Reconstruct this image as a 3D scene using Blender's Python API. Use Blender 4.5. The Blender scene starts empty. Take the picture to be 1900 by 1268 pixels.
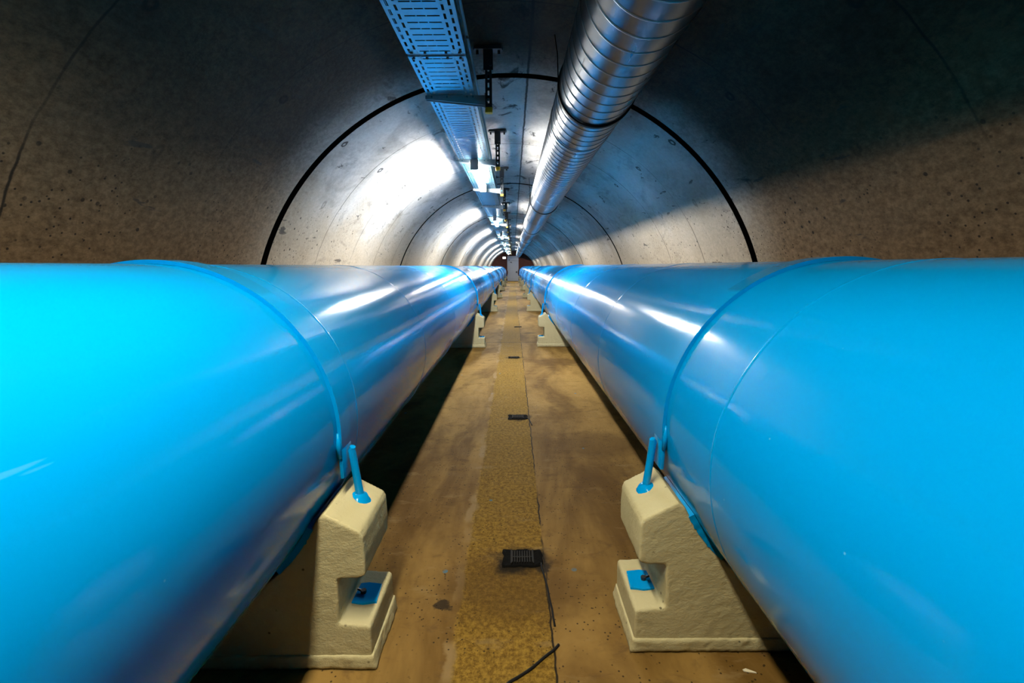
import bpy, bmesh, math, random
from mathutils import Vector, Matrix, noise
from math import sin, cos, pi, radians, atan2, sqrt

random.seed(7)
S = bpy.context.scene
C = S.collection

# ------------------------------------------------------------------ measures (metres)
EYE = 1.30
XL, XR, PZ, PR = -1.129, 1.068, 0.764, 0.55          # the two water pipes
TX, TZ, TR = -0.0345, 0.635, 2.069                   # tunnel bore
Y0, Y1 = -8.0, 41.7
DX, DZ, DR = 0.493, 2.33, 0.22                       # ventilation duct
TRX0, TRX1, TRZ = -0.555, -0.245, 2.405              # cable tray
LAMP_Y = [-0.15] + [4.95 + 5.4 * i for i in range(7)]

ORD = ['first', 'second', 'third', 'fourth', 'fifth', 'sixth', 'seventh', 'eighth', 'ninth', 'tenth', 'eleventh',
       'twelfth', 'thirteenth', 'fourteenth', 'fifteenth', 'sixteenth', 'seventeenth', 'eighteenth', 'nineteenth',
       'twentieth', 'twenty-first', 'twenty-second', 'twenty-third']

# ------------------------------------------------------------------ node helpers
class NT:
    def __init__(self, name):
        self.m = bpy.data.materials.new(name)
        self.m.use_nodes = True
        self.t = self.m.node_tree
        self.t.nodes.clear()
        self.out = self.n('ShaderNodeOutputMaterial')
        self.b = self.n('ShaderNodeBsdfPrincipled')
        self.l(self.b.outputs[0], self.out.inputs[0])
    def n(self, t, **k):
        nd = self.t.nodes.new(t)
        for a, v in k.items():
            setattr(nd, a, v)
        return nd
    def l(self, a, b):
        self.t.links.new(a, b)
    def put(self, sock, v):
        if isinstance(v, bpy.types.NodeSocket):
            self.l(v, sock)
        else:
            sock.default_value = v
    def math(self, op, a, b=0.0, c=None, clamp=False):
        nd = self.n('ShaderNodeMath', operation=op)
        nd.use_clamp = clamp
        self.put(nd.inputs[0], a)
        self.put(nd.inputs[1], b)
        if c is not None:
            self.put(nd.inputs[2], c)
        return nd.outputs[0]
    def pos(self):
        g = self.n('ShaderNodeNewGeometry')
        s = self.n('ShaderNodeSeparateXYZ')
        self.l(g.outputs['Position'], s.inputs[0])
        return g.outputs['Position'], s.outputs[0], s.outputs[1], s.outputs[2]
    def obj(self):
        g = self.n('ShaderNodeTexCoord')
        s = self.n('ShaderNodeSeparateXYZ')
        self.l(g.outputs['Object'], s.inputs[0])
        return g.outputs['Object'], s.outputs[0], s.outputs[1], s.outputs[2]
    def scale(self, vec, s):
        nd = self.n('ShaderNodeMapping')
        self.l(vec, nd.inputs[0])
        nd.inputs['Scale'].default_value = s
        return nd.outputs[0]
    def noise(self, vec, scale, detail=4, rough=0.55, dist=0.0):
        nd = self.n('ShaderNodeTexNoise')
        self.l(vec, nd.inputs['Vector'])
        nd.inputs['Scale'].default_value = scale
        nd.inputs['Detail'].default_value = detail
        nd.inputs['Roughness'].default_value = rough
        nd.inputs['Distortion'].default_value = dist
        return nd.outputs[0]
    def voro(self, vec, scale):
        nd = self.n('ShaderNodeTexVoronoi')
        self.l(vec, nd.inputs['Vector'])
        nd.inputs['Scale'].default_value = scale
        return nd.outputs[0]
    def ramp(self, v, a, b):
        """0 at a, 1 at b (a may exceed b)"""
        nd = self.n('ShaderNodeMapRange')
        nd.interpolation_type = 'SMOOTHSTEP'
        if a <= b:
            vals = (a, b, 0.0, 1.0)
        else:
            vals = (b, a, 1.0, 0.0)
        self.put(nd.inputs['Value'], v)
        for i, x in enumerate(vals):
            nd.inputs[i + 1].default_value = x
        return nd.outputs[0]
    def mix(self, f, a, b, mode='MIX'):
        nd = self.n('ShaderNodeMix', data_type='RGBA', blend_type=mode)
        self.put(nd.inputs[0], f)
        for i, v in ((6, a), (7, b)):
            if isinstance(v, (tuple, list)):
                v = (*v, 1) if len(v) == 3 else v
            self.put(nd.inputs[i], v)
        return nd.outputs[2]
    def bump(self, h, strength=0.3, dist=0.01, base=None):
        nd = self.n('ShaderNodeBump')
        nd.inputs['Strength'].default_value = strength
        nd.inputs['Distance'].default_value = dist
        self.put(nd.inputs['Height'], h)
        if base is not None:
            self.l(base, nd.inputs['Normal'])
        return nd.outputs[0]
    def set(self, **k):
        for a, v in k.items():
            a = a.replace('_', ' ')
            if isinstance(v, (tuple, list)) and len(v) == 3 and a in ('Base Color', 'Emission Color'):
                v = (*v, 1)
            self.put(self.b.inputs[a], v)

def simple(name, col, rough=0.5, metal=0.0, var=0.12, nscale=14, bump=0.0):
    t = NT(name)
    p, x, y, z = t.pos()
    n = t.noise(p, nscale, 4)
    dark = tuple(c * (1 - 2 * var) for c in col)
    lite = tuple(min(1, c * (1 + 2 * var)) for c in col)
    t.set(Base_Color=t.mix(n, dark, lite), Roughness=rough, Metallic=metal)
    if bump:
        t.l(t.bump(t.noise(p, nscale * 3, 5), bump, 0.01), t.b.inputs['Normal'])
    return t.m

# ------------------------------------------------------------------ materials
def mat_blue_paint():
    t = NT('blue_paint')
    p, x, y, z = t.pos()
    ps = t.scale(p, (1, 0.35, 1))
    n = t.noise(ps, 2.2, 3)
    fine = t.noise(p, 55, 3)
    speck = t.ramp(t.voro(p, 11), 0.035, 0.015)
    scr = t.math('MULTIPLY', t.ramp(t.noise(t.scale(p, (30, 3, 30)), 1.0, 2), 0.74, 0.78), 0.3)
    col = t.mix(n, (0.0, 0.275, 0.74), (0.0, 0.325, 0.84))
    col = t.mix(t.math('MULTIPLY', t.math('ADD', scr, speck, clamp=True), 0.35), col, (0.25, 0.6, 0.9))
    t.set(Base_Color=col, Roughness=t.math('MULTIPLY_ADD', fine, 0.06, 0.105))
    t.b.inputs['Specular IOR Level'].default_value = 0.2
    b = t.bump(t.noise(t.scale(p, (1, 0.5, 1)), 3.2, 2), 0.22, 0.012)
    b = t.bump(t.noise(p, 38, 2), 0.10, 0.0016, b)
    t.l(b, t.b.inputs['Normal'])
    return t.m

def mat_wall():
    t = NT('tunnel_concrete')
    p, x, y, z = t.pos()
    big = t.noise(p, 0.9, 5, 0.6)
    mid = t.noise(t.scale(p, (1.0, 0.55, 1.0)), 3.2, 4, 0.62, 0.4)
    fine = t.noise(p, 42, 4, 0.6)
    lit_bay = t.ramp(t.math('MULTIPLY_ADD', big, 0.5, y), 3.3, 4.3)  # near wall coloured dark, bays past the joint pale, standing in for lamp falloff
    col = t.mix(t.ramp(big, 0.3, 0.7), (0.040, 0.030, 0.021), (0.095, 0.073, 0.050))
    col = t.mix(lit_bay, col, t.mix(t.ramp(big, 0.3, 0.7), (0.40, 0.375, 0.33), (0.64, 0.62, 0.575)))
    col = t.mix(t.math('MULTIPLY', t.ramp(mid, 0.49, 0.70), 0.7), col, t.mix(0.45, col, (0.05, 0.045, 0.04)))
    # warm brown low on the walls, its near part lightened in place of lamp light
    low = t.math('MULTIPLY', t.ramp(t.math('MULTIPLY_ADD', big, 0.8, z), 2.55, 1.95), 0.75)
    col = t.mix(low, col, t.mix(lit_bay, t.mix(fine, (0.20, 0.125, 0.064), (0.42, 0.285, 0.165)), t.mix(fine, (0.36, 0.285, 0.19), (0.58, 0.48, 0.345))))
    sand = t.ramp(t.noise(t.scale(p, (1, 0.7, 1)), 33, 6, 0.8), 0.26, 0.74)
    col = t.mix(t.math('MULTIPLY_ADD', lit_bay, -0.45, 0.65), col, t.mix(sand, (0.25, 0.25, 0.25), (1.45, 1.45, 1.45)), 'MULTIPLY')
    # mottled black damp patches along the crown and lower crown flanks
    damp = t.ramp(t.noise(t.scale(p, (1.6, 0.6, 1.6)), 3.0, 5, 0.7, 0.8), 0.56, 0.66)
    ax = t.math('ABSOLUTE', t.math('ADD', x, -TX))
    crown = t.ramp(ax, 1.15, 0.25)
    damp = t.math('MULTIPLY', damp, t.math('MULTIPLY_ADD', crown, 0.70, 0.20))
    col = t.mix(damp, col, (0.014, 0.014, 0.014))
    # short scabs stretched along the shutter boards
    scab = t.ramp(t.noise(t.scale(p, (9, 2.6, 9)), 1.0, 4, 0.6, 0.3), 0.655, 0.70)
    col = t.mix(t.math('MULTIPLY', scab, 0.8), col, (0.06, 0.055, 0.05))
    # shutter board lines every 0.955 m
    wob = t.math('MULTIPLY_ADD', t.noise(p, 5, 4), 0.03, -0.015)
    yy = t.math('ADD', y, wob)
    d = t.math('PINGPONG', t.math('ADD', yy, 0.955 * 12 - 2.70), 0.4775)
    line = t.ramp(d, 0.0085, 0.002)
    line = t.math('MULTIPLY', line, t.ramp(t.noise(p, 0.8, 2), 0.36, 0.58))
    # crown construction joint running the length of the tunnel
    cx = t.math('ABSOLUTE', t.math('ADD', t.math('ADD', x, -0.115), t.math('MULTIPLY', wob, 0.7)))
    cl = t.math('MULTIPLY', t.ramp(cx, 0.013, 0.004), t.ramp(z, 2.3, 2.4))
    line = t.math('MAXIMUM', line, cl)
    # tie-hole rings every 0.97 m on both shoulders
    def holes(off, xo, amp):
        hy = t.math('PINGPONG', t.math('ADD', y, 0.97 * 12 - off), 0.485)
        hx = t.math('ADD', ax, -xo)
        hx = t.math('MULTIPLY', hx, 1.28)
        r = t.math('SQRT', t.math('ADD', t.math('MULTIPLY', hx, hx), t.math('MULTIPLY', hy, hy)))
        r = t.math('ADD', r, t.math('MULTIPLY_ADD', t.noise(p, 18, 3), 0.045, -0.022))
        ring = t.math('MULTIPLY', t.ramp(r, 0.040, 0.030), t.ramp(r, 0.006, 0.022))
        return t.math('MULTIPLY', ring, t.math('MULTIPLY', t.ramp(z, 1.5, 1.6), amp))
    hl = t.math('MAXIMUM', holes(1.84, 1.285, 0.95), holes(2.3, 1.67, 0.4))
    # blow holes
    pit = t.math('MULTIPLY', t.ramp(t.voro(p, 13), 0.16, 0.10), t.ramp(t.noise(p, 2.3, 3), 0.44, 0.56))
    pit2 = t.math('MULTIPLY', t.ramp(t.voro(p, 30), 0.20, 0.12), t.ramp(t.noise(p, 1.7, 3), 0.46, 0.58))
    pits = t.math('MULTIPLY', t.math('MAXIMUM', pit, pit2), t.ramp(z, 2.2, 1.6))
    dark = t.math('MAXIMUM', t.math('MAXIMUM', line, hl), pits, clamp=True)
    col = t.mix(t.math('MULTIPLY', dark, 0.9), col, (0.018, 0.017, 0.016))
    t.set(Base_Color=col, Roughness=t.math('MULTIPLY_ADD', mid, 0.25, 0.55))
    t.b.inputs['Specular IOR Level'].default_value = 0.06
    b = t.bump(t.math('MULTIPLY_ADD', fine, 0.3, t.noise(p, 7, 3)), 0.35, 0.012)
    t.l(b, t.b.inputs['Normal'])
    return t.m

def mat_floor():
    t = NT('ochre_floor_concrete')
    p, x, y, z = t.pos()
    big = t.noise(t.scale(p, (1.5, 0.5, 1)), 1.3, 6, 0.62, 0.5)
    mid = t.noise(t.scale(p, (1, 1.6, 1)), 6.5, 6, 0.68, 0.4)
    grain = t.noise(p, 48, 6, 0.85)
    col = t.mix(t.ramp(big, 0.33, 0.66), (0.125, 0.068, 0.015), (0.32, 0.200, 0.060))
    col = t.mix(t.math('MULTIPLY', t.ramp(mid, 0.52, 0.72), 0.6), col, (0.10, 0.058, 0.026))
    # the grainy strip down the middle, ragged on its left
    rag = t.math('MULTIPLY_ADD', t.noise(p, 5.5, 5, 0.65), 0.11, -0.055)
    xs = t.math('ADD', x, rag)
    strip = t.math('MULTIPLY', t.ramp(xs, -0.222, -0.205), t.ramp(x, 0.136, 0.130))
    sc = t.mix(t.ramp(grain, 0.36, 0.66), (0.11, 0.058, 0.006), (0.40, 0.25, 0.040))
    sc = t.mix(t.math('MULTIPLY', t.ramp(big, 0.50, 0.70), 0.5), sc, (0.12, 0.065, 0.012))
    col = t.mix(t.math('MULTIPLY', strip, 0.85), col, sc)
    # pale crust on the ragged edge and beside the crack
    edge = t.math('MULTIPLY', t.ramp(t.math('ABSOLUTE', t.math('ADD', xs, 0.225)), 0.03, 0.012), t.ramp(t.noise(p, 3.0, 3), 0.45, 0.6))
    pale = t.math('MULTIPLY', t.ramp(t.noise(t.scale(p, (2.2, 7, 1)), 1.6, 5, 0.65), 0.58, 0.70), 0.45)
    col = t.mix(t.math('MAXIMUM', t.math('MULTIPLY', edge, 0.7), pale), col, (0.30, 0.21, 0.10))
    # grit
    grit = t.math('MULTIPLY', t.ramp(t.voro(p, 46), 0.20, 0.12), t.ramp(t.noise(p, 3.5, 3), 0.40, 0.52))
    col = t.mix(t.math('MULTIPLY', grit, 0.85), col, (0.02, 0.014, 0.008))
    # crack along the strip, joint lines across
    wob = t.math('MULTIPLY_ADD', t.noise(p, 7, 4), 0.03, -0.015)
    ck = t.ramp(t.math('ABSOLUTE', t.math('ADD', t.math('ADD', x, -0.133), wob)), 0.006, 0.0015)
    ck = t.math('MULTIPLY', ck, t.ramp(t.noise(p, 2.1, 3), 0.40, 0.52))
    jy = t.math('PINGPONG', t.math('ADD', t.math('ADD', y, 4.42 * 4 - 7.80), t.math('MULTIPLY', wob, 0.6)), 2.21)
    jt = t.math('MULTIPLY', t.math('MULTIPLY', t.ramp(jy, 0.018, 0.006), t.ramp(y, 4.0, 6.0)), t.ramp(t.noise(p, 1.2, 2), 0.36, 0.5))
    ck = t.math('MAXIMUM', ck, jt)
    # oily black blotches around the drains and a few loose ones
    def blot(cx, cy, r, s=1.0):
        dx = t.math('MULTIPLY', t.math('ADD', x, -cx), 0.8)
        dy = t.math('ADD', y, -cy)
        rr = t.math('SQRT', t.math('ADD', t.math('MULTIPLY', dx, dx), t.math('MULTIPLY', dy, dy)))
        rr = t.math('ADD', rr, t.math('MULTIPLY_ADD', t.noise(p, 11, 4), 0.18, -0.09))
        return t.math('MULTIPLY', t.ramp(rr, r, r * 0.45), s)
    bl = ck
    for a in ((0.03, 1.86, 0.125, 0.95), (0.125, 1.79, 0.05, 0.9), (-0.275, 1.585, 0.035, 0.85), (0.03, 3.81, 0.11, 0.8), (0.0, 6.45, 0.12, 0.6),
              (0.30, 8.9, 0.14, 0.5)):
        bl = t.math('MAXIMUM', bl, blot(*a))
    brown = t.math('MAXIMUM', blot(0.0, 1.70, 0.30, 0.55), blot(0.62, 6.15, 0.35, 0.7))
    brown = t.math('MAXIMUM', brown, blot(0.62, 3.2, 0.33, 0.5))
    col = t.mix(brown, col, (0.085, 0.043, 0.010))
    # blue paint drips
    drip = t.math('MULTIPLY', t.ramp(t.voro(p, 5.2), 0.075, 0.05), t.ramp(t.noise(p, 2.9, 2), 0.52, 0.56))
    col = t.mix(t.math('MULTIPLY', drip, 0.7), col, (0.03, 0.20, 0.36))
    col = t.mix(t.math('MULTIPLY', bl, 0.95), col, (0.006, 0.006, 0.006))
    t.set(Base_Color=col, Roughness=t.math('MULTIPLY_ADD', mid, 0.35, 0.5))
    t.b.inputs['Specular IOR Level'].default_value = 0.10
    h = t.math('ADD', t.math('MULTIPLY', t.noise(p, 9, 3), 0.5), t.math('MULTIPLY', grain, t.math('MULTIPLY_ADD', t.math('LESS_THAN', t.math('ABSOLUTE', t.math('ADD', x, 0.04)), 0.17), 0.8, 0.25)))
    t.l(t.bump(h, 0.55, 0.012), t.b.inputs['Normal'])
    return t.m

def mat_block():
    t = NT('cream_painted_concrete')
    p, x, y, z = t.pos()
    n = t.noise(p, 7, 5)
    f = t.noise(t.scale(p, (1, 1, 1.4)), 85, 4, 0.65)
    col = t.mix(n, (0.49, 0.445, 0.26), (0.60, 0.555, 0.35))
    pit = t.math('MULTIPLY', t.ramp(t.voro(p, 28), 0.16, 0.09), t.ramp(t.noise(p, 9, 2), 0.58, 0.64))
    col = t.mix(t.math('MULTIPLY', pit, 0.8), col, (0.06, 0.05, 0.03))
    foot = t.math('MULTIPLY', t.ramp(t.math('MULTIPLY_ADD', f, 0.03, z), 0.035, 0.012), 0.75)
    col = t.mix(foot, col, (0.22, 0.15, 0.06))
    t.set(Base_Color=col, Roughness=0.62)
    t.b.inputs['Specular IOR Level'].default_value = 0.10
    h = t.math('MULTIPLY_ADD', f, 0.6, n)
    t.l(t.bump(h, 0.6, 0.007), t.b.inputs['Normal'])
    return t.m

def mat_galv(name, rough=0.34, base=(0.62, 0.66, 0.68), streak=(1, 1, 1)):
    t = NT(name)
    p, x, y, z = t.pos()
    n = t.noise(t.scale(p, streak), 9, 4, 0.6)
    v = t.voro(p, 40)
    col = t.mix(n, tuple(c * 0.78 for c in base), base)
    col = t.mix(t.math('MULTIPLY', v, 0.25), col, tuple(c * 0.6 for c in base))
    t.set(Base_Color=col, Metallic=1.0, Roughness=t.math('MULTIPLY_ADD', n, 0.22, rough - 0.1))
    t.l(t.bump(t.noise(p, 18, 2), 0.04, 0.004), t.b.inputs['Normal'])
    return t.m

def mat_brick():
    t = NT('dark_red_brick')
    p, x, y, z = t.pos()
    cmb = t.n('ShaderNodeCombineXYZ')
    t.l(x, cmb.inputs[0]); t.l(z, cmb.inputs[1])
    br = t.n('ShaderNodeTexBrick')
    t.l(cmb.outputs[0], br.inputs['Vector'])
    br.inputs['Scale'].default_value = 4.0
    br.inputs['Color1'].default_value = (0.125, 0.030, 0.016, 1)
    br.inputs['Color2'].default_value = (0.085, 0.022, 0.013, 1)
    br.inputs['Mortar'].default_value = (0.11, 0.06, 0.045, 1)
    br.inputs['Mortar Size'].default_value = 0.018
    t.set(Base_Color=br.outputs[0], Roughness=0.85)
    return t.m

def mat_glow(name, col, strength):
    t = NT(name)
    p, x, y, z = t.pos()
    n = t.noise(t.scale(p, (1, 0.2, 1)), 3, 1)
    t.set(Base_Color=(0.9, 0.9, 0.9), Emission_Color=t.mix(n, col, tuple(min(1, c * 1.02) for c in col)), Emission_Strength=strength, Roughness=0.4)
    return t.m

def dull(m):
    m.node_tree.nodes['Principled BSDF'].inputs['Specular IOR Level'].default_value = 0.1
    return m

M = dict(
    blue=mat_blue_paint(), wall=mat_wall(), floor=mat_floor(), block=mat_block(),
    duct=mat_galv('spiral_duct_metal', 0.30, (0.17, 0.195, 0.22), (1, 0.15, 1)), seam=mat_galv('duct_seam_metal', 0.42, (0.36, 0.38, 0.40)),
    tray=mat_galv('galvanised_tray_steel', 0.36, (0.13, 0.33, 0.42)), brick=mat_brick(),  # blue tray tint is the pipes' reflection put into the base colour
    steel=mat_galv('bracket_steel', 0.42, (0.52, 0.60, 0.64)),
    black=simple('black_rubber', (0.012, 0.012, 0.013), 0.55), tar=simple('black_tar', (0.004, 0.004, 0.004), 0.95, bump=0.4),
    iron=simple('dull_grate_iron', (0.016, 0.014, 0.011), 0.6, 0.1), darksteel=simple('dark_hanger_steel', (0.055, 0.06, 0.065), 0.45, 0.7),
    yellow=simple('yellow_plastic', (0.85, 0.50, 0.03), 0.4), door=simple('grey_door_paint', (0.52, 0.56, 0.62), 0.4, var=0.05, nscale=2),
    dkgrey=simple('dark_grey_plastic', (0.06, 0.065, 0.07), 0.5), lampbody=simple('lamp_grey_plastic', (0.55, 0.56, 0.57), 0.45, var=0.04),
    white=simple('white_enamel', (0.8, 0.8, 0.8), 0.4, var=0.03), chip=simple('pale_chip', (0.75, 0.70, 0.55), 0.6),
    glow=mat_glow('lit_lamp_cover', (1.0, 0.965, 0.92), 104.0), glow_warm=mat_glow('lit_downlight_panel', (1.0, 0.86, 0.60), 66.0),
    sign=mat_glow('lit_exit_box', (1.0, 0.98, 0.95), 1.2),
)

for k_ in ('tar', 'iron', 'black'):
    dull(M[k_])

# ------------------------------------------------------------------ mesh helpers
def link(name, bm, mat, parent=None, smooth=False, sharp=None):
    me = bpy.data.meshes.new(name)
    bmesh.ops.recalc_face_normals(bm, faces=bm.faces)
    bm.to_mesh(me)
    bm.free()
    me.materials.append(mat)
    if smooth:
        me.polygons.foreach_set('use_smooth', [True] * len(me.polygons))
        if sharp:
            me.set_sharp_from_angle(angle=radians(sharp))
    o = bpy.data.objects.new(name, me)
    C.objects.link(o)
    if parent:
        o.parent = parent
    return o

def empty(name, loc=(0, 0, 0)):
    o = bpy.data.objects.new(name, None)
    o.empty_display_size = 0.1
    C.objects.link(o)
    o.location = loc
    return o

def tag(o, label, cat, group=None):
    o['label'] = label
    o['category'] = cat
    if group:
        o['group'] = group
    return o

def struct(o):
    o['kind'] = 'structure'
    return o

def copy_tree(src, parent=None):
    c = src.copy()
    C.objects.link(c)
    if parent is not None:
        c.parent = parent
    for ch in src.children:
        copy_tree(ch, c)
    return c

def box(bm, x0, x1, y0, y1, z0, z1, bev=0.0):
    r = bmesh.ops.create_cube(bm, size=1.0)
    vs = r['verts']
    for v in vs:
        v.co = Vector(((x0 + x1) / 2 + v.co.x * (x1 - x0), (y0 + y1) / 2 + v.co.y * (y1 - y0), (z0 + z1) / 2 + v.co.z * (z1 - z0)))
    if bev:
        es = list({e for v in vs for e in v.link_edges})
        bmesh.ops.bevel(bm, geom=es, offset=bev, segments=2, affect='EDGES', profile=0.5)
    return vs

def tube(bm, pts, r, seg=8, cap=True):
    """sweep a circle along a polyline; r may be a list"""
    pts = [Vector(p) for p in pts]
    rings = []
    n = len(pts)
    up = Vector((0.13, 0.21, 0.97)).normalized()
    for i, p in enumerate(pts):
        d = (pts[min(i + 1, n - 1)] - pts[max(i - 1, 0)]).normalized()
        a = d.cross(up)
        if a.length < 1e-4:
            a = d.cross(Vector((1, 0, 0)))
        a.normalize()
        b = a.cross(d).normalized()
        rr = r[i] if isinstance(r, (list, tuple)) else r
        rings.append([bm.verts.new(p + (a * cos(2 * pi * k / seg) + b * sin(2 * pi * k / seg)) * rr) for k in range(seg)])
    for A, B in zip(rings, rings[1:]):
        for k in range(seg):
            bm.faces.new((A[k], A[(k + 1) % seg], B[(k + 1) % seg], B[k]))
    if cap:
        bm.faces.new(rings[0][::-1])
        bm.faces.new(rings[-1])

def ring_band(bm, cx, cz, r0, r1, y0, y1, a0=0.0, a1=2 * pi, seg=72):
    """a flat band bent round the y axis"""
    full = abs(a1 - a0 - 2 * pi) < 1e-6
    n = seg if full else seg + 1
    R = []
    for i in range(n):
        a = a0 + (a1 - a0) * i / seg
        c, s = cos(a), sin(a)
        R.append([bm.verts.new((cx + c * r, y, cz + s * r)) for r, y in ((r0, y0), (r1, y0), (r1, y1), (r0, y1))])
    for i in range(seg):
        A, B = R[i], R[(i + 1) % n]
        for k in range(4):
            bm.faces.new((A[k], A[(k + 1) % 4], B[(k + 1) % 4], B[k]))
    if not full:
        bm.faces.new(R[0][::-1])
        bm.faces.new(R[-1])

def lathe_y(bm, cx, cz, prof, seg=96):
    """revolve (y, r) pairs round the y axis"""
    R = [[bm.verts.new((cx + cos(2 * pi * k / seg) * r, y, cz + sin(2 * pi * k / seg) * r)) for k in range(seg)] for y, r in prof]
    for A, B in zip(R, R[1:]):
        for k in range(seg):
            bm.faces.new((A[k], A[(k + 1) % seg], B[(k + 1) % seg], B[k]))

def prism_y(bm, prof, y0, y1):
    A = [bm.verts.new((x, y0, z)) for x, z in prof]
    B = [bm.verts.new((x, y1, z)) for x, z in prof]
    n = len(prof)
    for i in range(n):
        bm.faces.new((A[i], A[(i + 1) % n], B[(i + 1) % n], B[i]))
    bm.faces.new(A[::-1])
    bm.faces.new(B)

# ------------------------------------------------------------------ the setting
A_FLOOR = math.asin(-TZ / TR)
JOINTS = [3.66 + 4.46 * k for k in range(-2, 9)]

def vault(name, a0, a1):
    bm = bmesh.new()
    n = max(8, int(abs(a1 - a0) / radians(2.0)))
    angs = [a0 + (a1 - a0) * i / n for i in range(n + 1)]
    def strip(prof):
        R = []
        for y, r in prof:
            R.append([bm.verts.new((TX + cos(a) * r, y, TZ + sin(a) * r)) for a in angs])
        for A, B in zip(R, R[1:]):
            for k in range(n):
                bm.faces.new((A[k], A[k + 1], B[k + 1], B[k]))
    y = Y0
    w = 0.042
    for j in JOINTS + [None]:
        y2 = (j - w) if j is not None else Y1
        if j is not None and (j < Y0 + 0.2 or j > Y1 - 0.3):
            continue
        m = max(1, int((y2 - y) / 1.2))
        strip([(y + (y2 - y) * i / m, TR) for i in range(m + 1)])
        if j is None:
            break
        strip([(j - w, TR), (j - w + 0.010, TR + 0.016)])
        k0 = len(bm.faces)
        strip([(j - w + 0.010, TR + 0.016), (j - w + 0.012, TR + 0.09)])
        strip([(j - w + 0.012, TR + 0.09), (j + w - 0.004, TR + 0.09)])
        strip([(j + w - 0.004, TR + 0.09), (j + w, TR)])
        bm.faces.ensure_lookup_table()
        for f in bm.faces[k0:]:
            f.material_index = 1
        y = j + w
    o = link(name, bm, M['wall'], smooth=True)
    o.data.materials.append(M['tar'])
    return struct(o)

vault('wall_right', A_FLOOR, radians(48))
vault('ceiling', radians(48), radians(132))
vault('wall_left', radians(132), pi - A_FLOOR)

bm = bmesh.new()
hw = TR * cos(A_FLOOR) + 0.03
box(bm, TX - hw, TX + hw, Y0, Y1 + 0.2, -0.12, 0.0)
struct(link('floor', bm, M['floor']))

def end_wall(name, y, hole=None):
    bm = bmesh.new()
    pts = [(TX + cos(a) * (TR + 0.08), TZ + sin(a) * (TR + 0.08)) for a in [A_FLOOR + (pi - 2 * A_FLOOR) * i / 60 for i in range(61)]]
    if hole:
        x0, x1, zt = hole
        right = [p for p in pts if p[0] > x1]
        left = [p for p in pts if p[0] < x0]
        mid = [p for p in pts if x0 <= p[0] <= x1]
        prism_y(bm, [(x1, 0)] + right + [(x1, right[-1][1])], y, y + 0.25)
        prism_y(bm, [(x0, left[0][1])] + left + [(x0, 0)], y, y + 0.25)
        prism_y(bm, [(x0, zt), (x1, zt), (x1, right[-1][1])] + mid + [(x0, left[0][1])], y, y + 0.25)
    else:
        prism_y(bm, pts, y, y + 0.25)
    return struct(link(name, bm, M['brick'] if hole else M['wall']))

end_wall('wall_back', Y1, (-0.49, 0.45, 2.20))
end_wall('wall_front', Y0 - 0.25)

# door at the far end
d = empty('door_1', (-0.02, Y1, 0))
struct(d)
bm = bmesh.new()
box(bm, -0.47, 0.47, 0.02, 0.07, 0.0, 1.80, 0.004)
leaf = link('door_leaf', bm, M['door'], d)
bm = bmesh.new()
box(bm, -0.47, 0.47, 0.03, 0.07, 1.815, 2.20, 0.004)
link('transom_panel', bm, M['door'], d)
bm = bmesh.new()
for a in ((-0.51, -0.47, 0.0, 2.24), (0.43 + 0.04, 0.51, 0.0, 2.24)):
    box(bm, a[0], a[1], -0.02, 0.08, a[2], a[3], 0.004)
box(bm, -0.47, 0.47, -0.02, 0.08, 2.20, 2.24, 0.004)
link('door_frame', bm, M['door'], d)
bm = bmesh.new()
box(bm, 0.27, 0.39, -0.01, 0.02, 0.72, 0.88, 0.01)
tube(bm, [(0.33, -0.01, 0.80), (0.33, -0.06, 0.80), (0.22, -0.06, 0.80)], 0.012, 8)
link('door_handle', bm, M['dkgrey'], leaf)
bm = bmesh.new()
box(bm, -0.27, -0.10, 0.012, 0.02, 1.66, 1.71)
box(bm, -0.19, -0.06, 0.012, 0.02, 1.63, 1.66)
link('door_plate', bm, M['dkgrey'], leaf)
bm = bmesh.new()
box(bm, -0.36, -0.29, 0.022, 0.03, 1.86, 1.93)
link('transom_plate', bm, M['dkgrey'], d)
bm = bmesh.new()
box(bm, 0.355, 0.37, 0.015, 0.02, 0.9, 1.78)
link('door_edge_strip', bm, M['steel'], leaf)

# white box sign on the brick
bx = empty('wall_mounted_box', (-0.80, Y1, 1.98))
tag(bx, 'small white lit box on the dark brick end wall beside the door top', 'emergency light')
bm = bmesh.new()
box(bm, -0.15, 0.15, -0.06, 0.0, 0.0, 0.20, 0.012)
link('box_housing', bm, M['white'], bx)
bm = bmesh.new()
box(bm, -0.13, 0.13, -0.064, -0.06, 0.02, 0.18)
link('box_face', bm, M['sign'], bx)

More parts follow.
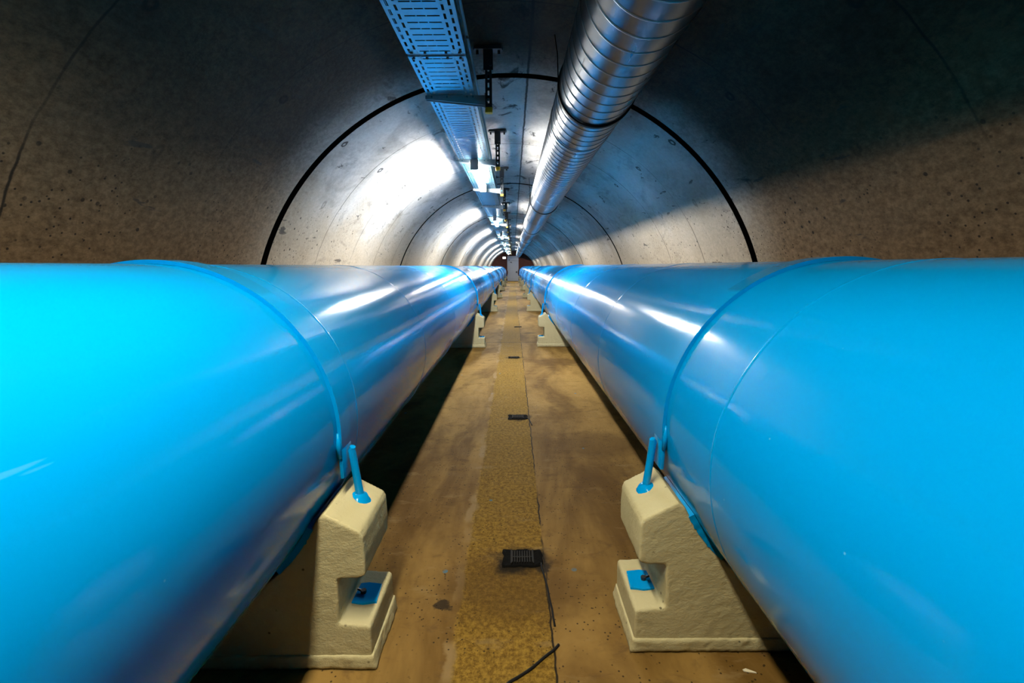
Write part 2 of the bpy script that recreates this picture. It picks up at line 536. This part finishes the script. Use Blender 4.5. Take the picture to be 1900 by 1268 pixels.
# ------------------------------------------------------------------ water pipes
def water_pipe(cx, welds, label):
    root = empty('water_pipe', (cx, 0, PZ))
    tag(root, label, 'pipe', 'large blue water pipes')
    bm = bmesh.new()
    ys = [Y0 + 0.004 + (Y1 - Y0 - 0.008) * i / 30 for i in range(31)]
    lathe_y(bm, 0, 0, [(y, PR) for y in ys], 144)
    link('pipe_shell', bm, M['blue'], root, True)
    for i, y in enumerate(welds):
        bm = bmesh.new()
        # slightly wavy raised weld bead
        seg = 144
        R = []
        sd = random.random() * 50
        for k in range(seg):
            a = 2 * pi * k / seg
            w = noise.noise((cos(a) * 2 + sd, sin(a) * 2, y)) * 0.010
            hh = 0.0014 + 0.0010 * noise.noise((cos(a) * 9, sin(a) * 9 + sd, y))
            R.append([bm.verts.new((cos(a) * (PR + r), y + w + dy, sin(a) * (PR + r))) for dy, r in ((-0.009, -0.001), (-0.004, hh), (0.004, hh), (0.009, -0.001))])
        for k in range(seg):
            A, B = R[k], R[(k + 1) % seg]
            for j in range(3):
                bm.faces.new((A[j], A[j + 1], B[j + 1], B[j]))
        link('weld_seam', bm, M['blue'], root, True)
    bm = bmesh.new()
    lathe_y(bm, 0, 0, [(Y1 - 0.006, PR), (Y1 - 0.05, PR + 0.001), (Y1 - 0.05, PR + 0.10), (Y1 - 0.006, PR + 0.10)], 72)
    link('wall_collar', bm, M['brick'], root)
    return root

water_pipe(XL, [1.62, 2.95] + [4.52 + 1.47 * k for k in range(16)], 'left of the two big blue pipes, under the perforated cable tray side')
water_pipe(XR, [1.13, 2.74, 4.07] + [5.5 + 1.45 * k for k in range(16)], 'right of the two big blue pipes, below the round silver duct')

# ------------------------------------------------------------------ concrete supports (profile in d = distance from the pipe axis towards the corridor)
def block_profile():
    right = [(0.663, 0.04), (0.664, 0.152), (0.655, 0.160), (0.562, 0.164), (0.566, 0.328), (0.640, 0.330), (0.657, 0.338),
             (0.659, 0.400), (0.657, 0.470), (0.648, 0.489), (0.540, 0.548), (0.517, 0.530)]
    r = 0.567
    a0 = atan2(0.530 - PZ, 0.517)
    arc = [(cos(a0 + (-pi - 2 * a0) * i / 24) * r, PZ + sin(a0 + (-pi - 2 * a0) * i / 24) * r) for i in range(1, 24)]
    left = [(-x, z) for x, z in right[::-1]]
    return right + arc + left

def rough_mesh(name, prof, depth, voxel, amp, sign):
    """extruded outline, remeshed and worn a little by noise"""
    bm = bmesh.new()
    p = [(sign * x, z) for x, z in prof]
    prism_y(bm, p, -depth / 2, depth / 2)
    bmesh.ops.recalc_face_normals(bm, faces=bm.faces)
    me = bpy.data.meshes.new('tmp')
    bm.to_mesh(me); bm.free()
    o = bpy.data.objects.new('tmp', me)
    C.objects.link(o)
    md = o.modifiers.new('r', 'REMESH')
    md.mode = 'VOXEL'
    md.voxel_size = voxel
    dg = bpy.context.evaluated_depsgraph_get()
    dg.update()
    me2 = bpy.data.meshes.new_from_object(o.evaluated_get(dg))
    bpy.data.objects.remove(o)
    me2.name = name
    bm = bmesh.new()
    bm.from_mesh(me2)
    bmesh.ops.smooth_vert(bm, verts=bm.verts, factor=0.2, use_axis_x=True, use_axis_y=True, use_axis_z=True)
    bm.normal_update()
    for v in bm.verts:
        q = v.co * 9
        n1 = noise.noise(q)
        n2 = noise.noise(v.co * 34 + Vector((5, 1, 2)))
        n3 = noise.noise(v.co * 80 + Vector((5, 1, 2)))
        v.co += v.normal * amp * (0.30 * n1 + 0.30 * n2 + 0.22 * n3)
    bm.to_mesh(me2); bm.free()
    me2.materials.clear()
    me2.materials.append(M['block'])
    me2.polygons.foreach_set('use_smooth', [True] * len(me2.polygons))
    return me2

BD = 0.27
block_mesh = {}
for s in (1, -1):
    block_mesh[s] = (rough_mesh('support_body', block_profile(), BD, 0.006, 0.0034, s),
                     rough_mesh('plinth', [(0.679, 0.0), (0.675, 0.020), (0.669, 0.054), (-0.669, 0.054), (-0.679, 0.0)], BD + 0.014, 0.0075, 0.009, s))

def add_obj(name, me, parent):
    o = bpy.data.objects.new(name, me)
    C.objects.link(o)
    o.parent = parent
    return o

def make_support(s):
    """s = +1: corridor lies on +x of the pipe (left pipe)"""
    root = empty('pipe_support')
    add_obj('support_body', block_mesh[s][0], root)
    add_obj('plinth', block_mesh[s][1], root)
    bm = bmesh.new()
    xs = [(0.655, -0.035), (0.648, 0.052), (0.60, 0.060), (0.572, 0.055), (0.570, -0.040), (0.61, -0.046)]
    A = [bm.verts.new((s * x, y, 0.1585 + (0.004 if x < 0.63 else 0.001))) for x, y in xs]
    B = [bm.verts.new((s * x, y, 0.1685)) for x, y in xs]
    for i in range(len(xs)):
        bm.faces.new((A[i], A[(i + 1) % 6], B[(i + 1) % 6], B[i]))
    bm.faces.new(A[::-1]); bm.faces.new(B)
    pad = link('blue_pad', bm, M['blue'], root)
    pad['label'] = 'blue paint patch on the notch ledge'
    bm = bmesh.new()
    tube(bm, [(s * 0.597, 0.006, 0.166), (s * 0.597, 0.006, 0.180)], 0.010, 6)
    tube(bm, [(s * 0.597, 0.006, 0.174), (s * 0.575, 0.012, 0.178)], 0.004, 6)
    link('pad_bolt', bm, M['darksteel'], pad)
    bm = bmesh.new()
    a0 = -0.455
    # lumpy mastic strip between cradle and pipe
    R = []
    n = 22
    for i in range(n + 1):
        a = a0 - 0.03 - 0.34 * i / n
        w = BD / 2 + 0.002 + 0.003 * noise.noise((i * 0.7, s, 0))
        r1 = 0.571 + 0.005 * noise.noise((i * 0.9, 3 + s, 0))
        R.append([bm.verts.new((s * cos(a) * r, y, PZ + sin(a) * r)) for r, y in ((0.5508, -w), (r1, -w), (r1, w), (0.5508, w))])
    for A, B in zip(R, R[1:]):
        for k in range(4):
            bm.faces.new((A[k], A[(k + 1) % 4], B[(k + 1) % 4], B[k]))
    bm.faces.new(R[0][::-1]); bm.faces.new(R[-1])
    st = link('seal_strip', bm, M['blue'], root, True, 40)
    st['label'] = 'blue painted seal between block and pipe'
    return root

def make_strap(s):
    root = empty('pipe_strap')
    w = 0.045
    a0 = radians(-8)
    bm = bmesh.new()
    ring_band(bm, 0, PZ, PR + 0.0005, PR + 0.013, -w, w, a0, pi - a0, 110)
    bmesh.ops.bevel(bm, geom=[e for e in bm.edges if e.calc_length() > 0 and abs(e.verts[0].co.y - e.verts[1].co.y) < 1e-5 and
                              abs((Vector((e.verts[0].co.x, e.verts[0].co.z - PZ)).length) - (PR + 0.013)) < 1e-4 and
                              abs((Vector((e.verts[1].co.x, e.verts[1].co.z - PZ)).length) - (PR + 0.013)) < 1e-4],
                    offset=0.003, segments=2, affect='EDGES')
    link('strap_band', bm, M['blue'], root, True, 35)
    for t in (s, -s):
        bm = bmesh.new()
        x = PR + 0.006
        vs = box(bm, -0.006, 0.006, -w, w, 0.604, PZ - 0.06, 0.002)
        for v in bm.verts:
            k = (v.co.z - 0.604) / 0.1
            v.co.x = t * (x + 0.001 + v.co.x - 0.003 * k)
        lug = link('strap_lug', bm, M['blue'], root, True, 40)
        bm = bmesh.new()
        tube(bm, [(t * 0.556, -w - 0.004, PZ - 0.085), (t * 0.553, -w - 0.006, PZ - 0.04), (t * 0.552, -w - 0.003, PZ + 0.0)], [0.007, 0.009, 0.004], 8)
        link('weld_blob', bm, M['blue'], lug, True)
        bm = bmesh.new()
        tube(bm, [(t * 0.598, 0, 0.505), (t * 0.592, 0, 0.56), (t * 0.584, 0, 0.63), (t * 0.578, 0, 0.690), (t * 0.582, -0.002, 0.700)], [0.0145, 0.0135, 0.013, 0.013, 0.010], 14)
        rod = link('anchor_rod', bm, M['blue'], root, True, 50)
        bm = bmesh.new()
        tl = Vector((-t * 0.48, 0, -0.88)).normalized() * -1
        c = Vector((t * 0.598, 0, 0.510))
        tube(bm, [c - tl * 0.004, c + tl * 0.004, c + tl * 0.008, c + tl * 0.022], [0.036, 0.036, 0.030, 0.0135], 18)
        for v in bm.verts:
            v.co += Vector((noise.noise(v.co * 40) * 0.004, noise.noise(v.co * 40 + Vector((9, 0, 0))) * 0.004, 0))
        link('weld_flange', bm, M['blue'], rod, True, 50)
    return root

for s, cx, yb, ys, side, mate in ((1, XL, 1.43, 1.465, 'left', 'left'), (-1, XR, 1.495, 1.525, 'right', 'right')):
    sup, strap = make_support(s), make_strap(s)
    for k in range(7):
        o = sup if k == 0 else copy_tree(sup)
        o.location = (cx, yb + 5.96 * k, 0)
        where = 'nearest the camera' if k == 0 else '%s from the camera' % ORD[k]
        tag(o, 'cream notched concrete block under the %s blue pipe, %s' % (side, where), 'concrete support', 'concrete blocks carrying the blue pipes')
        o = strap if k == 0 else copy_tree(strap)
        o.location = (cx, ys + 5.96 * k, 0)
        where = 'nearest the camera' if k == 0 else '%s from the camera' % ORD[k]
        tag(o, 'blue steel strap over the %s pipe bolted to its block, %s' % (side, where), 'pipe strap', 'blue straps over the pipes')

# ------------------------------------------------------------------ ventilation duct
du = empty('ventilation_duct', (DX, 0, DZ))
tag(du, 'round silver spiral ventilation duct hanging under the tunnel crown', 'ventilation duct')
SEC = [-2.55 + 3.0 * i + (0 if i else 0) for i in range(15)]
SEC = [y for y in SEC if y < Y1 - 1.0] + [Y1 - 0.01]
PITCH = 0.115
HEL = 26
for i, (a, b) in enumerate(zip(SEC, SEC[1:])):
    bm = bmesh.new()
    m = max(2, int((b - a) / 0.5))
    lathe_y(bm, 0, 0, [(a + (b - a) * j / m, DR) for j in range(m + 1)], 96)
    sec = link('duct_section', bm, M['duct'], du, True)
    # raised lock seam winding round the section
    bm = bmesh.new()
    turns = (b - a) / PITCH
    st = 48
    pv = None
    n = int(turns * st)
    for j in range(n + 1):
        t = j / st * 2 * pi
        y = a + PITCH * j / st
        c, s_ = cos(t), sin(t)
        cur = [bm.verts.new((c * r, y + dy, s_ * r)) for dy, r in ((-0.004, DR - 0.0005), (-0.0028, DR + 0.003), (0.0028, DR + 0.003), (0.004, DR - 0.0005))]
        if pv:
            for k in range(3):
                bm.faces.new((pv[k], pv[k + 1], cur[k + 1], cur[k]))
        pv = cur
    link('spiral_seam', bm, M['seam'], sec, True)
    if 0 < i:
        bm = bmesh.new()
        lathe_y(bm, 0, 0, [(a - 0.014, DR), (a - 0.012, DR + 0.005), (a - 0.003, DR + 0.006), (a, DR + 0.003), (a + 0.003, DR + 0.006), (a + 0.012, DR + 0.005), (a + 0.014, DR)], 96)
        link('coupling', bm, M['steel'], du, True)

# black bands with hanging wires
def make_duct_hanger():
    root = empty('duct_hanger')
    bm = bmesh.new()
    ring_band(bm, 0, 0, DR + 0.0005, DR + 0.012, -0.014, 0.014, seg=96)
    link('band', bm, M['black'], root, True, 40)
    for x, zt in ((-DR - 0.008, 0.36), (DR + 0.008, 0.26)):
        bm = bmesh.new()
        tube(bm, [(x, 0, -0.02), (x, 0.002, 0.05), (x * 1.0, 0.06, zt * 0.55), (x * 1.03, 0.20, zt + 0.02)], 0.0035, 6)
        link('wire', bm, M['black'], root, True)
    return root
dh = make_duct_hanger()
for k in range(9):
    o = dh if k == 0 else copy_tree(dh)
    o.location = (DX, 2.84 + 4.5 * k, DZ)
    tag(o, 'black band and wire holding the silver duct, %s one from the camera' % ('nearest' if k == 0 else ORD[k]), 'duct hanger', 'bands holding the silver duct')

# ------------------------------------------------------------------ cable tray
def perforated(bm, x0, x1, y0, y1, slots, fn):
    """strip from (x0,y0) to (x1,y1) with rectangular slots given as x-intervals at y-intervals; fn maps (u,v) to a point"""
    xs = sorted({x0, x1} | {v for s in slots for v in s[:2]})
    ys = sorted({y0, y1} | {v for s in slots for v in s[2:]})
    V = {}
    def vert(i, j):
        if (i, j) not in V:
            V[(i, j)] = bm.verts.new(fn(xs[i], ys[j]))
        return V[(i, j)]
    for i in range(len(xs) - 1):
        for j in range(len(ys) - 1):
            cx, cy = (xs[i] + xs[i + 1]) / 2, (ys[j] + ys[j + 1]) / 2
            if any(s[0] < cx < s[1] and s[2] < cy < s[3] for s in slots):
                continue
            bm.faces.new((vert(i, j), vert(i + 1, j), vert(i + 1, j + 1), vert(i, j + 1)))

TL = 2.97
def tray_mesh():
    bm = bmesh.new()
    W = TRX1 - TRX0
    flat = lambda u, v: (TRX0 + u, v, 0.0)
    def long_rows(x0, x1, phase, fn, w, c):
        p = 0.0725
        sl = []
        y = 0.012 + phase
        while y + 0.045 < TL - 0.01:
            sl.append((c - w / 2, c + w / 2, y, y + 0.046))
            y += p
        perforated(bm, x0, x1, 0, TL, sl, fn)
    e = 0.012
    long_rows(0.0, 0.038, 0.0, flat, 0.012, 0.022)
    long_rows(0.038, 0.070, 0.036, flat, 0.012, 0.054)
    long_rows(W - 0.070, W - 0.038, 0.036, flat, 0.012, W - 0.054)
    long_rows(W - 0.038, W, 0.0, flat, 0.012, W - 0.022)
    sl = []
    p = 0.056
    y = 0.02
    k = 0
    while y + 0.012 < TL - 0.01:
        a = 0.076
        bz = W - 0.076
        cuts = [a + (bz - a) * f for f in (0.0, 0.31, 0.345, 0.60, 0.635, 1.0)]
        for i in (0, 2, 4):
            sl.append((cuts[i], cuts[i + 1], y, y + 0.011))
        y += p
        k += 1
    perforated(bm, 0.070, W - 0.070, 0, TL, sl, flat)
    # side walls with one slot row, and a rolled lip
    for x, s in ((TRX0, -1), (TRX1, 1)):
        long_rows(0.0, 0.085, 0.018, lambda u, v, x=x, s=s: (x + s * 0.004 * u / 0.085, v, u), 0.013, 0.040)
        perforated(bm, 0, 0.014, 0, TL, [], lambda u, v, x=x, s=s: (x + s * 0.004 + s * u, v, 0.085))
        perforated(bm, 0, 0.008, 0, TL, [], lambda u, v, x=x, s=s: (x + s * 0.018, v, 0.085 - u))
    bmesh.ops.remove_doubles(bm, verts=bm.verts, dist=1e-5)
    bmesh.ops.recalc_face_normals(bm, faces=bm.faces)
    bmesh.ops.solidify(bm, geom=bm.faces[:], thickness=0.0014)
    return bm

tray = empty('cable_tray', (0, 0, TRZ))
tag(tray, 'long perforated galvanised cable tray running under the ceiling left of the crown', 'cable tray')
T0 = 2.63 - 3.0 * 2
first = link('tray_section', tray_mesh(), M['tray'], tray)
first.location = (0, T0, 0)
k = 1
while T0 + 3.0 * k < Y1 - 1.0:
    c = first.copy()
    C.objects.link(c)
    c.location = (0, T0 + 3.0 * k, 0)
    k += 1
ns = k
bm = bmesh.new()
W = TRX1 - TRX0
box(bm, TRX0 + 0.004, TRX1 - 0.004, -0.05, 0.05, 0.0016, 0.004)
box(bm, TRX0 + 0.0016, TRX0 + 0.004, -0.05, 0.05, 0.004, 0.07)
box(bm, TRX1 - 0.004, TRX1 - 0.0016, -0.05, 0.05, 0.004, 0.07)
for x in (TRX0 + 0.03, TRX0 + 0.10, TRX1 - 0.10, TRX1 - 0.03):
    tube(bm, [(x, -0.03, -0.008), (x, -0.03, 0.008)], 0.007, 8)
    tube(bm, [(x, 0.03, -0.008), (x, 0.03, 0.008)], 0.007, 8)
sp = link('splice_plate', bm, M['darksteel'], tray)
sp.location = (0, T0 + 3.0 - 0.015, 0)
for j in range(2, ns):
    c = sp.copy()
    C.objects.link(c)
    c.location = (0, T0 + 3.0 * j - 0.015, 0)

def make_tray_hanger():
    root = empty('tray_hanger')
    zc = TZ + sqrt(TR ** 2 - (0.155 + TX) ** 2) - 0.003
    px = -0.155
    bm = bmesh.new()
    lathe = []
    pts = [(-0.085, -0.03), (0.085, -0.03), (0.095, 0.0), (0.085, 0.03), (-0.085, 0.03), (-0.095, 0.0)]
    A = [bm.verts.new((px + x, y, zc - 0.022)) for x, y in pts]
    B = [bm.verts.new((px + x * 1.03, y * 1.1, zc - 0.002)) for x, y in pts]
    for i in range(6):
        bm.faces.new((A[i], A[(i + 1) % 6], B[(i + 1) % 6], B[i]))
    bm.faces.new(A[::-1]); bm.faces.new(B)
    pl = link('ceiling_plate', bm, M['darksteel'], root)
    bm = bmesh.new()
    for x in (-0.07, 0.07):
        tube(bm, [(px + x, 0, zc - 0.046), (px + x, 0, zc - 0.02)], 0.010, 6)
    link('anchor_bolt', bm, M['darksteel'], pl)
    # sleeve: open channel, three walls
    bm = bmesh.new()
    box(bm, px - 0.031, px + 0.031, -0.020, -0.016, zc - 0.145, zc - 0.02)
    box(bm, px - 0.031, px - 0.027, -0.016, 0.022, zc - 0.145, zc - 0.02)
    box(bm, px + 0.027, px + 0.031, -0.016, 0.022, zc - 0.145, zc - 0.02)
    tube(bm, [(px + 0.015, -0.030, zc - 0.115), (px + 0.015, -0.016, zc - 0.115)], 0.008, 6)
    link('sleeve', bm, M['darksteel'], root)
    # slotted channel post
    bm = bmesh.new()
    z0, z1 = 2.325, zc - 0.03
    w, h = 0.021, 0.036
    sl = []
    z = z0 + 0.03
    while z + 0.03 < z1 - 0.02:
        sl.append((-0.0055, 0.0055, z, z + 0.028))
        z += 0.048
    perforated(bm, -w, w, z0, z1, sl, lambda u, v: (px + u, -0.013, v))
    perforated(bm, 0, h, z0, z1, [], lambda u, v: (px - w, -0.013 + u, v))
    perforated(bm, 0, h, z0, z1, [], lambda u, v: (px + w, -0.013 + u, v))
    perforated(bm, 0, 0.008, z0, z1, [], lambda u, v: (px - w + u, -0.013 + h, v))
    perforated(bm, 0, 0.008, z0, z1, [], lambda u, v: (px + w - u, -0.013 + h, v))
    bmesh.ops.remove_doubles(bm, verts=bm.verts, dist=1e-5)
    bmesh.ops.solidify(bm, geom=bm.faces[:], thickness=0.002)
    post = link('channel_post', bm, M['darksteel'], root)
    bm = bmesh.new()
    box(bm, px - 0.024, px + 0.024, -0.016, 0.027, 2.298, 2.332, 0.004)
    cap = link('end_cap', bm, M['yellow'], post)
    cap['label'] = 'yellow plastic cap on the post end'
    # tapered cantilever arm under the tray
    bm = bmesh.new()
    za = TRZ - 0.003
    xa, xb = px - 0.023, TRX0 - 0.012
    def arm_strip(y0, y1):
        P = [(xa, za), (xb, za), (xb, za - 0.022), (xa, za - 0.062)]
        A = [bm.verts.new((x, y0, z)) for x, z in P]
        B = [bm.verts.new((x, y1, z)) for x, z in P]
        for i in range(4):
            bm.faces.new((A[i], A[(i + 1) % 4], B[(i + 1) % 4], B[i]))
        bm.faces.new(A[::-1]); bm.faces.new(B)
    arm_strip(-0.020, -0.0175)
    arm_strip(0.0175, 0.020)
    box(bm, xb, xa, -0.0175, 0.0175, za - 0.0025, za)
    box(bm, xa - 0.003, xa + 0.002, -0.028, 0.028, za - 0.085, za + 0.012)
    arm = link('arm', bm, M['steel'], root)
    bm = bmesh.new()
    for x in (TRX1 - 0.05, TRX1 - 0.012, TRX0 + 0.13, TRX0 + 0.03):
        tube(bm, [(x, -0.026, za - 0.010), (x, -0.019, za - 0.010)], 0.006, 8)
    tube(bm, [(px - 0.004, -0.028, za - 0.03), (px - 0.004, -0.010, za - 0.03)], 0.010, 6)
    link('arm_bolt', bm, M['tray'], arm)
    return root
hg = make_tray_hanger()
for k in range(21):
    o = hg if k == 0 else copy_tree(hg)
    o.location = (0, 3.2 + 1.8 * k, 0)
    tag(o, 'dark ceiling hanger with yellow tipped post carrying the tray, %s one from the camera' % ('nearest' if k == 0 else ORD[k]), 'tray hanger', 'hangers of the cable tray')

# ------------------------------------------------------------------ lamps under the tray
def make_lamp(panel_only, name='ceiling_lamp'):
    root = empty(name)
    x0, x1, L = -0.435, -0.360, 1.42
    zt = TRZ - 0.008
    if panel_only:  # unseen lamp; opaque recessed housing shaped to keep the upper walls dark
        bm = bmesh.new()
        box(bm, x0 - 0.02, x1 + 0.02, 0, L, zt - 0.05, zt)
        for q in ((x0 - 0.02, x0 - 0.014, 0, L), (x1 + 0.014, x1 + 0.02, 0, L), (x0 - 0.014, x1 + 0.014, 0, 0.006), (x0 - 0.014, x1 + 0.014, L - 0.006, L)):
            box(bm, *q, zt - 0.066, zt - 0.05)
        link('lamp_housing', bm, M['dkgrey'], root)
        bm = bmesh.new()
        box(bm, x0 - 0.012, x1 + 0.012, 0.02, L - 0.02, zt - 0.053, zt - 0.050)
        link('lamp_panel', bm, M['glow_warm'], root)
    else:
        bm = bmesh.new()
        box(bm, x0 + 0.006, x1 - 0.006, 0.0, L, zt - 0.028, zt, 0.004)
        hs = link('lamp_housing', bm, M['lampbody'], root)
        bm = bmesh.new()
        box(bm, x0 - 0.004, x1 + 0.004, -0.012, 0.012, zt - 0.104, zt - 0.001, 0.004)
        link('end_plate', bm, M['lampbody'], root)
        bm = bmesh.new()
        box(bm, x0 - 0.004, x1 + 0.004, L - 0.012, L + 0.012, zt - 0.104, zt - 0.001, 0.004)
        link('end_plate', bm, M['lampbody'], root)
        bm = bmesh.new()
        prof = [(x0, zt - 0.026), (x0, zt - 0.085), (x0 + 0.012, zt - 0.1), (x1 - 0.012, zt - 0.1), (x1, zt - 0.085), (x1, zt - 0.026)]
        prism_y(bm, prof, 0.014, L - 0.014)
        link('lamp_cover', bm, M['glow'], root)
    return root

l0 = make_lamp(True)
l0.location = (0, LAMP_Y[0], 0)
tag(l0, 'unseen shaded lamp panel under the cable tray directly above the corridor start', 'lamp')
l1 = make_lamp(False)
for k, y in enumerate(LAMP_Y[1:]):
    o = l1 if k == 0 else copy_tree(l1)
    o.location = (0, y, 0)
    tag(o, 'lit white tube lamp under the cable tray, %s' % ('nearest one in view' if k == 0 else '%s one along the tunnel' % ORD[k]), 'lamp', 'lit tube lamps under the tray')

# ------------------------------------------------------------------ floor details
def make_drain():
    root = empty('floor_drain')
    bm = bmesh.new()
    n = 30
    out = []
    for i in range(n):
        a = 2 * pi * i / n
        r = 1 / max(abs(cos(a)) / 0.092, abs(sin(a)) / 0.062)
        r *= 1 + 0.22 * noise.noise((cos(a) * 2.2, sin(a) * 2.2, 3.1)) + 0.10 * noise.noise((cos(a) * 6, sin(a) * 6, 1))
        out.append((cos(a) * r, sin(a) * r))
    A = [bm.verts.new((x, y, 0.0)) for x, y in out]
    B = [bm.verts.new((x * 0.93, y * 0.93, 0.006)) for x, y in out]
    Ci = [bm.verts.new((x * 0.80, y * 0.80, 0.004)) for x, y in out]
    for P, Q in ((A, B), (B, Ci)):
        for i in range(n):
            bm.faces.new((P[i], P[(i + 1) % n], Q[(i + 1) % n], Q[i]))
    bm.faces.new(Ci)
    link('tar_rim', bm, M['tar'], root, True)
    bm = bmesh.new()
    for i in range(9):
        x = -0.045 + 0.0112 * i
        box(bm, x - 0.0022, x + 0.0022, -0.040, 0.040, 0.006, 0.012)
    box(bm, -0.052, -0.047, -0.048, 0.048, 0.004, 0.013)
    box(bm, 0.046, 0.051, -0.048, 0.048, 0.004, 0.013)
    box(bm, -0.047, 0.046, -0.003, 0.003, 0.004, 0.009)
    link('grate', bm, M['iron'], root)
    return root
dr = make_drain()
for k, (x, y, sx, lab) in enumerate(((0.035, 1.865, 1.0, 'black grated floor drain nearest the camera, leaking a black line'),
                                    (0.035, 3.81, 0.95, 'black grated floor drain in the middle strip, second from the camera'),
                                    (0.005, 6.45, 0.9, 'thin dark floor drain near the second pair of concrete blocks'),
                                    (0.10, 9.83, 0.9, 'dark floor drain far along the strip, fourth from the camera'))):
    o = dr if k == 0 else copy_tree(dr)
    o.location = (x, y, 0)
    o.scale = (sx, 1, 1)
    tag(o, lab, 'floor drain', 'drains along the floor strip')

def cable(pts, r, label):
    bm = bmesh.new()
    P = []
    for a, b in zip(pts, pts[1:]):
        for i in range(6):
            t = i / 6
            q = Vector(a).lerp(Vector(b), t)
            P.append(q + Vector((noise.noise(q * 14) * 0.005, noise.noise(q * 14 + Vector((3, 3, 3))) * 0.004, 0)))
    P.append(Vector(pts[-1]))
    tube(bm, P, r, 8)
    o = link('floor_cable', bm, M['black'], None, True)
    tag(o, label, 'cable')
    return o
cable([(0.118, 1.83, 0.003), (0.126, 1.74, 0.003), (0.140, 1.60, 0.003), (0.146, 1.47, 0.003)], 0.0042, 'short thin black cable trailing from the nearest floor drain')
cable([(0.150, 1.39, 0.003), (0.128, 1.36, 0.003), (0.06, 1.30, 0.003), (-0.02, 1.24, 0.003), (-0.06, 1.20, 0.003)], 0.0048, 'thin black cable crossing the strip diagonally at the bottom picture edge')
cable([(0.115, 3.80, 0.003), (0.135, 3.72, 0.003), (0.150, 3.60, 0.003)], 0.004, 'tiny black cable end at the second floor drain')

bm = bmesh.new()
pts = [(-0.018, 0.006), (-0.006, 0.010), (0.020, -0.004), (0.021, -0.007), (-0.004, -0.003), (-0.016, 0.0)]
A = [bm.verts.new((x, y, 0.0)) for x, y in pts]
B = [bm.verts.new((x, y, 0.003)) for x, y in pts]
for i in range(6):
    bm.faces.new((A[i], A[(i + 1) % 6], B[(i + 1) % 6], B[i]))
bm.faces.new(A[::-1]); bm.faces.new(B)
ch = link('paint_chip', bm, M['chip'])
ch.location = (0.758, 1.282, 0)
tag(ch, 'small pale sliver lying on the floor before the right concrete block', 'chip')

# ------------------------------------------------------------------ camera
TILT, YAW, ROLL = 0.1634, -0.0033, -0.0053
def rot(v):
    x, y, z = v
    c, s = cos(ROLL), sin(ROLL); x, z = c * x - s * z, s * x + c * z
    c, s = cos(TILT), sin(TILT); y, z = c * y + s * z, -s * y + c * z
    c, s = cos(YAW), sin(YAW); x, y = c * x + s * y, -s * x + c * y
    return Vector((x, y, z))
R_, F_, U_ = rot((1, 0, 0)), rot((0, 1, 0)), rot((0, 0, 1))
cam = bpy.data.cameras.new('camera')
cam.sensor_width = 36.0
cam.lens = 844.0 / 1900.0 * 36.0
cam.clip_start = 0.02
co = bpy.data.objects.new('camera', cam)
C.objects.link(co)
m = Matrix((R_, U_, -F_)).transposed().to_4x4()
m.translation = Vector((0, 0, EYE))
co.matrix_world = m
S.camera = co

# ------------------------------------------------------------------ world and view
w = bpy.data.worlds.new('World')
w.use_nodes = True
w.node_tree.nodes['Background'].inputs[0].default_value = (0, 0, 0, 1)
w.node_tree.nodes['Background'].inputs[1].default_value = 0.0
S.world = w
S.view_settings.view_transform = 'Standard'
S.view_settings.look = 'None'
S.view_settings.exposure = 1.25
S.cycles.adaptive_threshold = 0.035
S.cycles.max_bounces = 4
S.cycles.diffuse_bounces = 1
S.cycles.glossy_bounces = 3
S.cycles.transmission_bounces = 0
S.cycles.volume_bounces = 0
S.cycles.transparent_max_bounces = 2
S.cycles.caustics_reflective = False
S.cycles.caustics_refractive = False
S.view_settings.gamma = 1.0
S.view_settings.use_curve_mapping = False
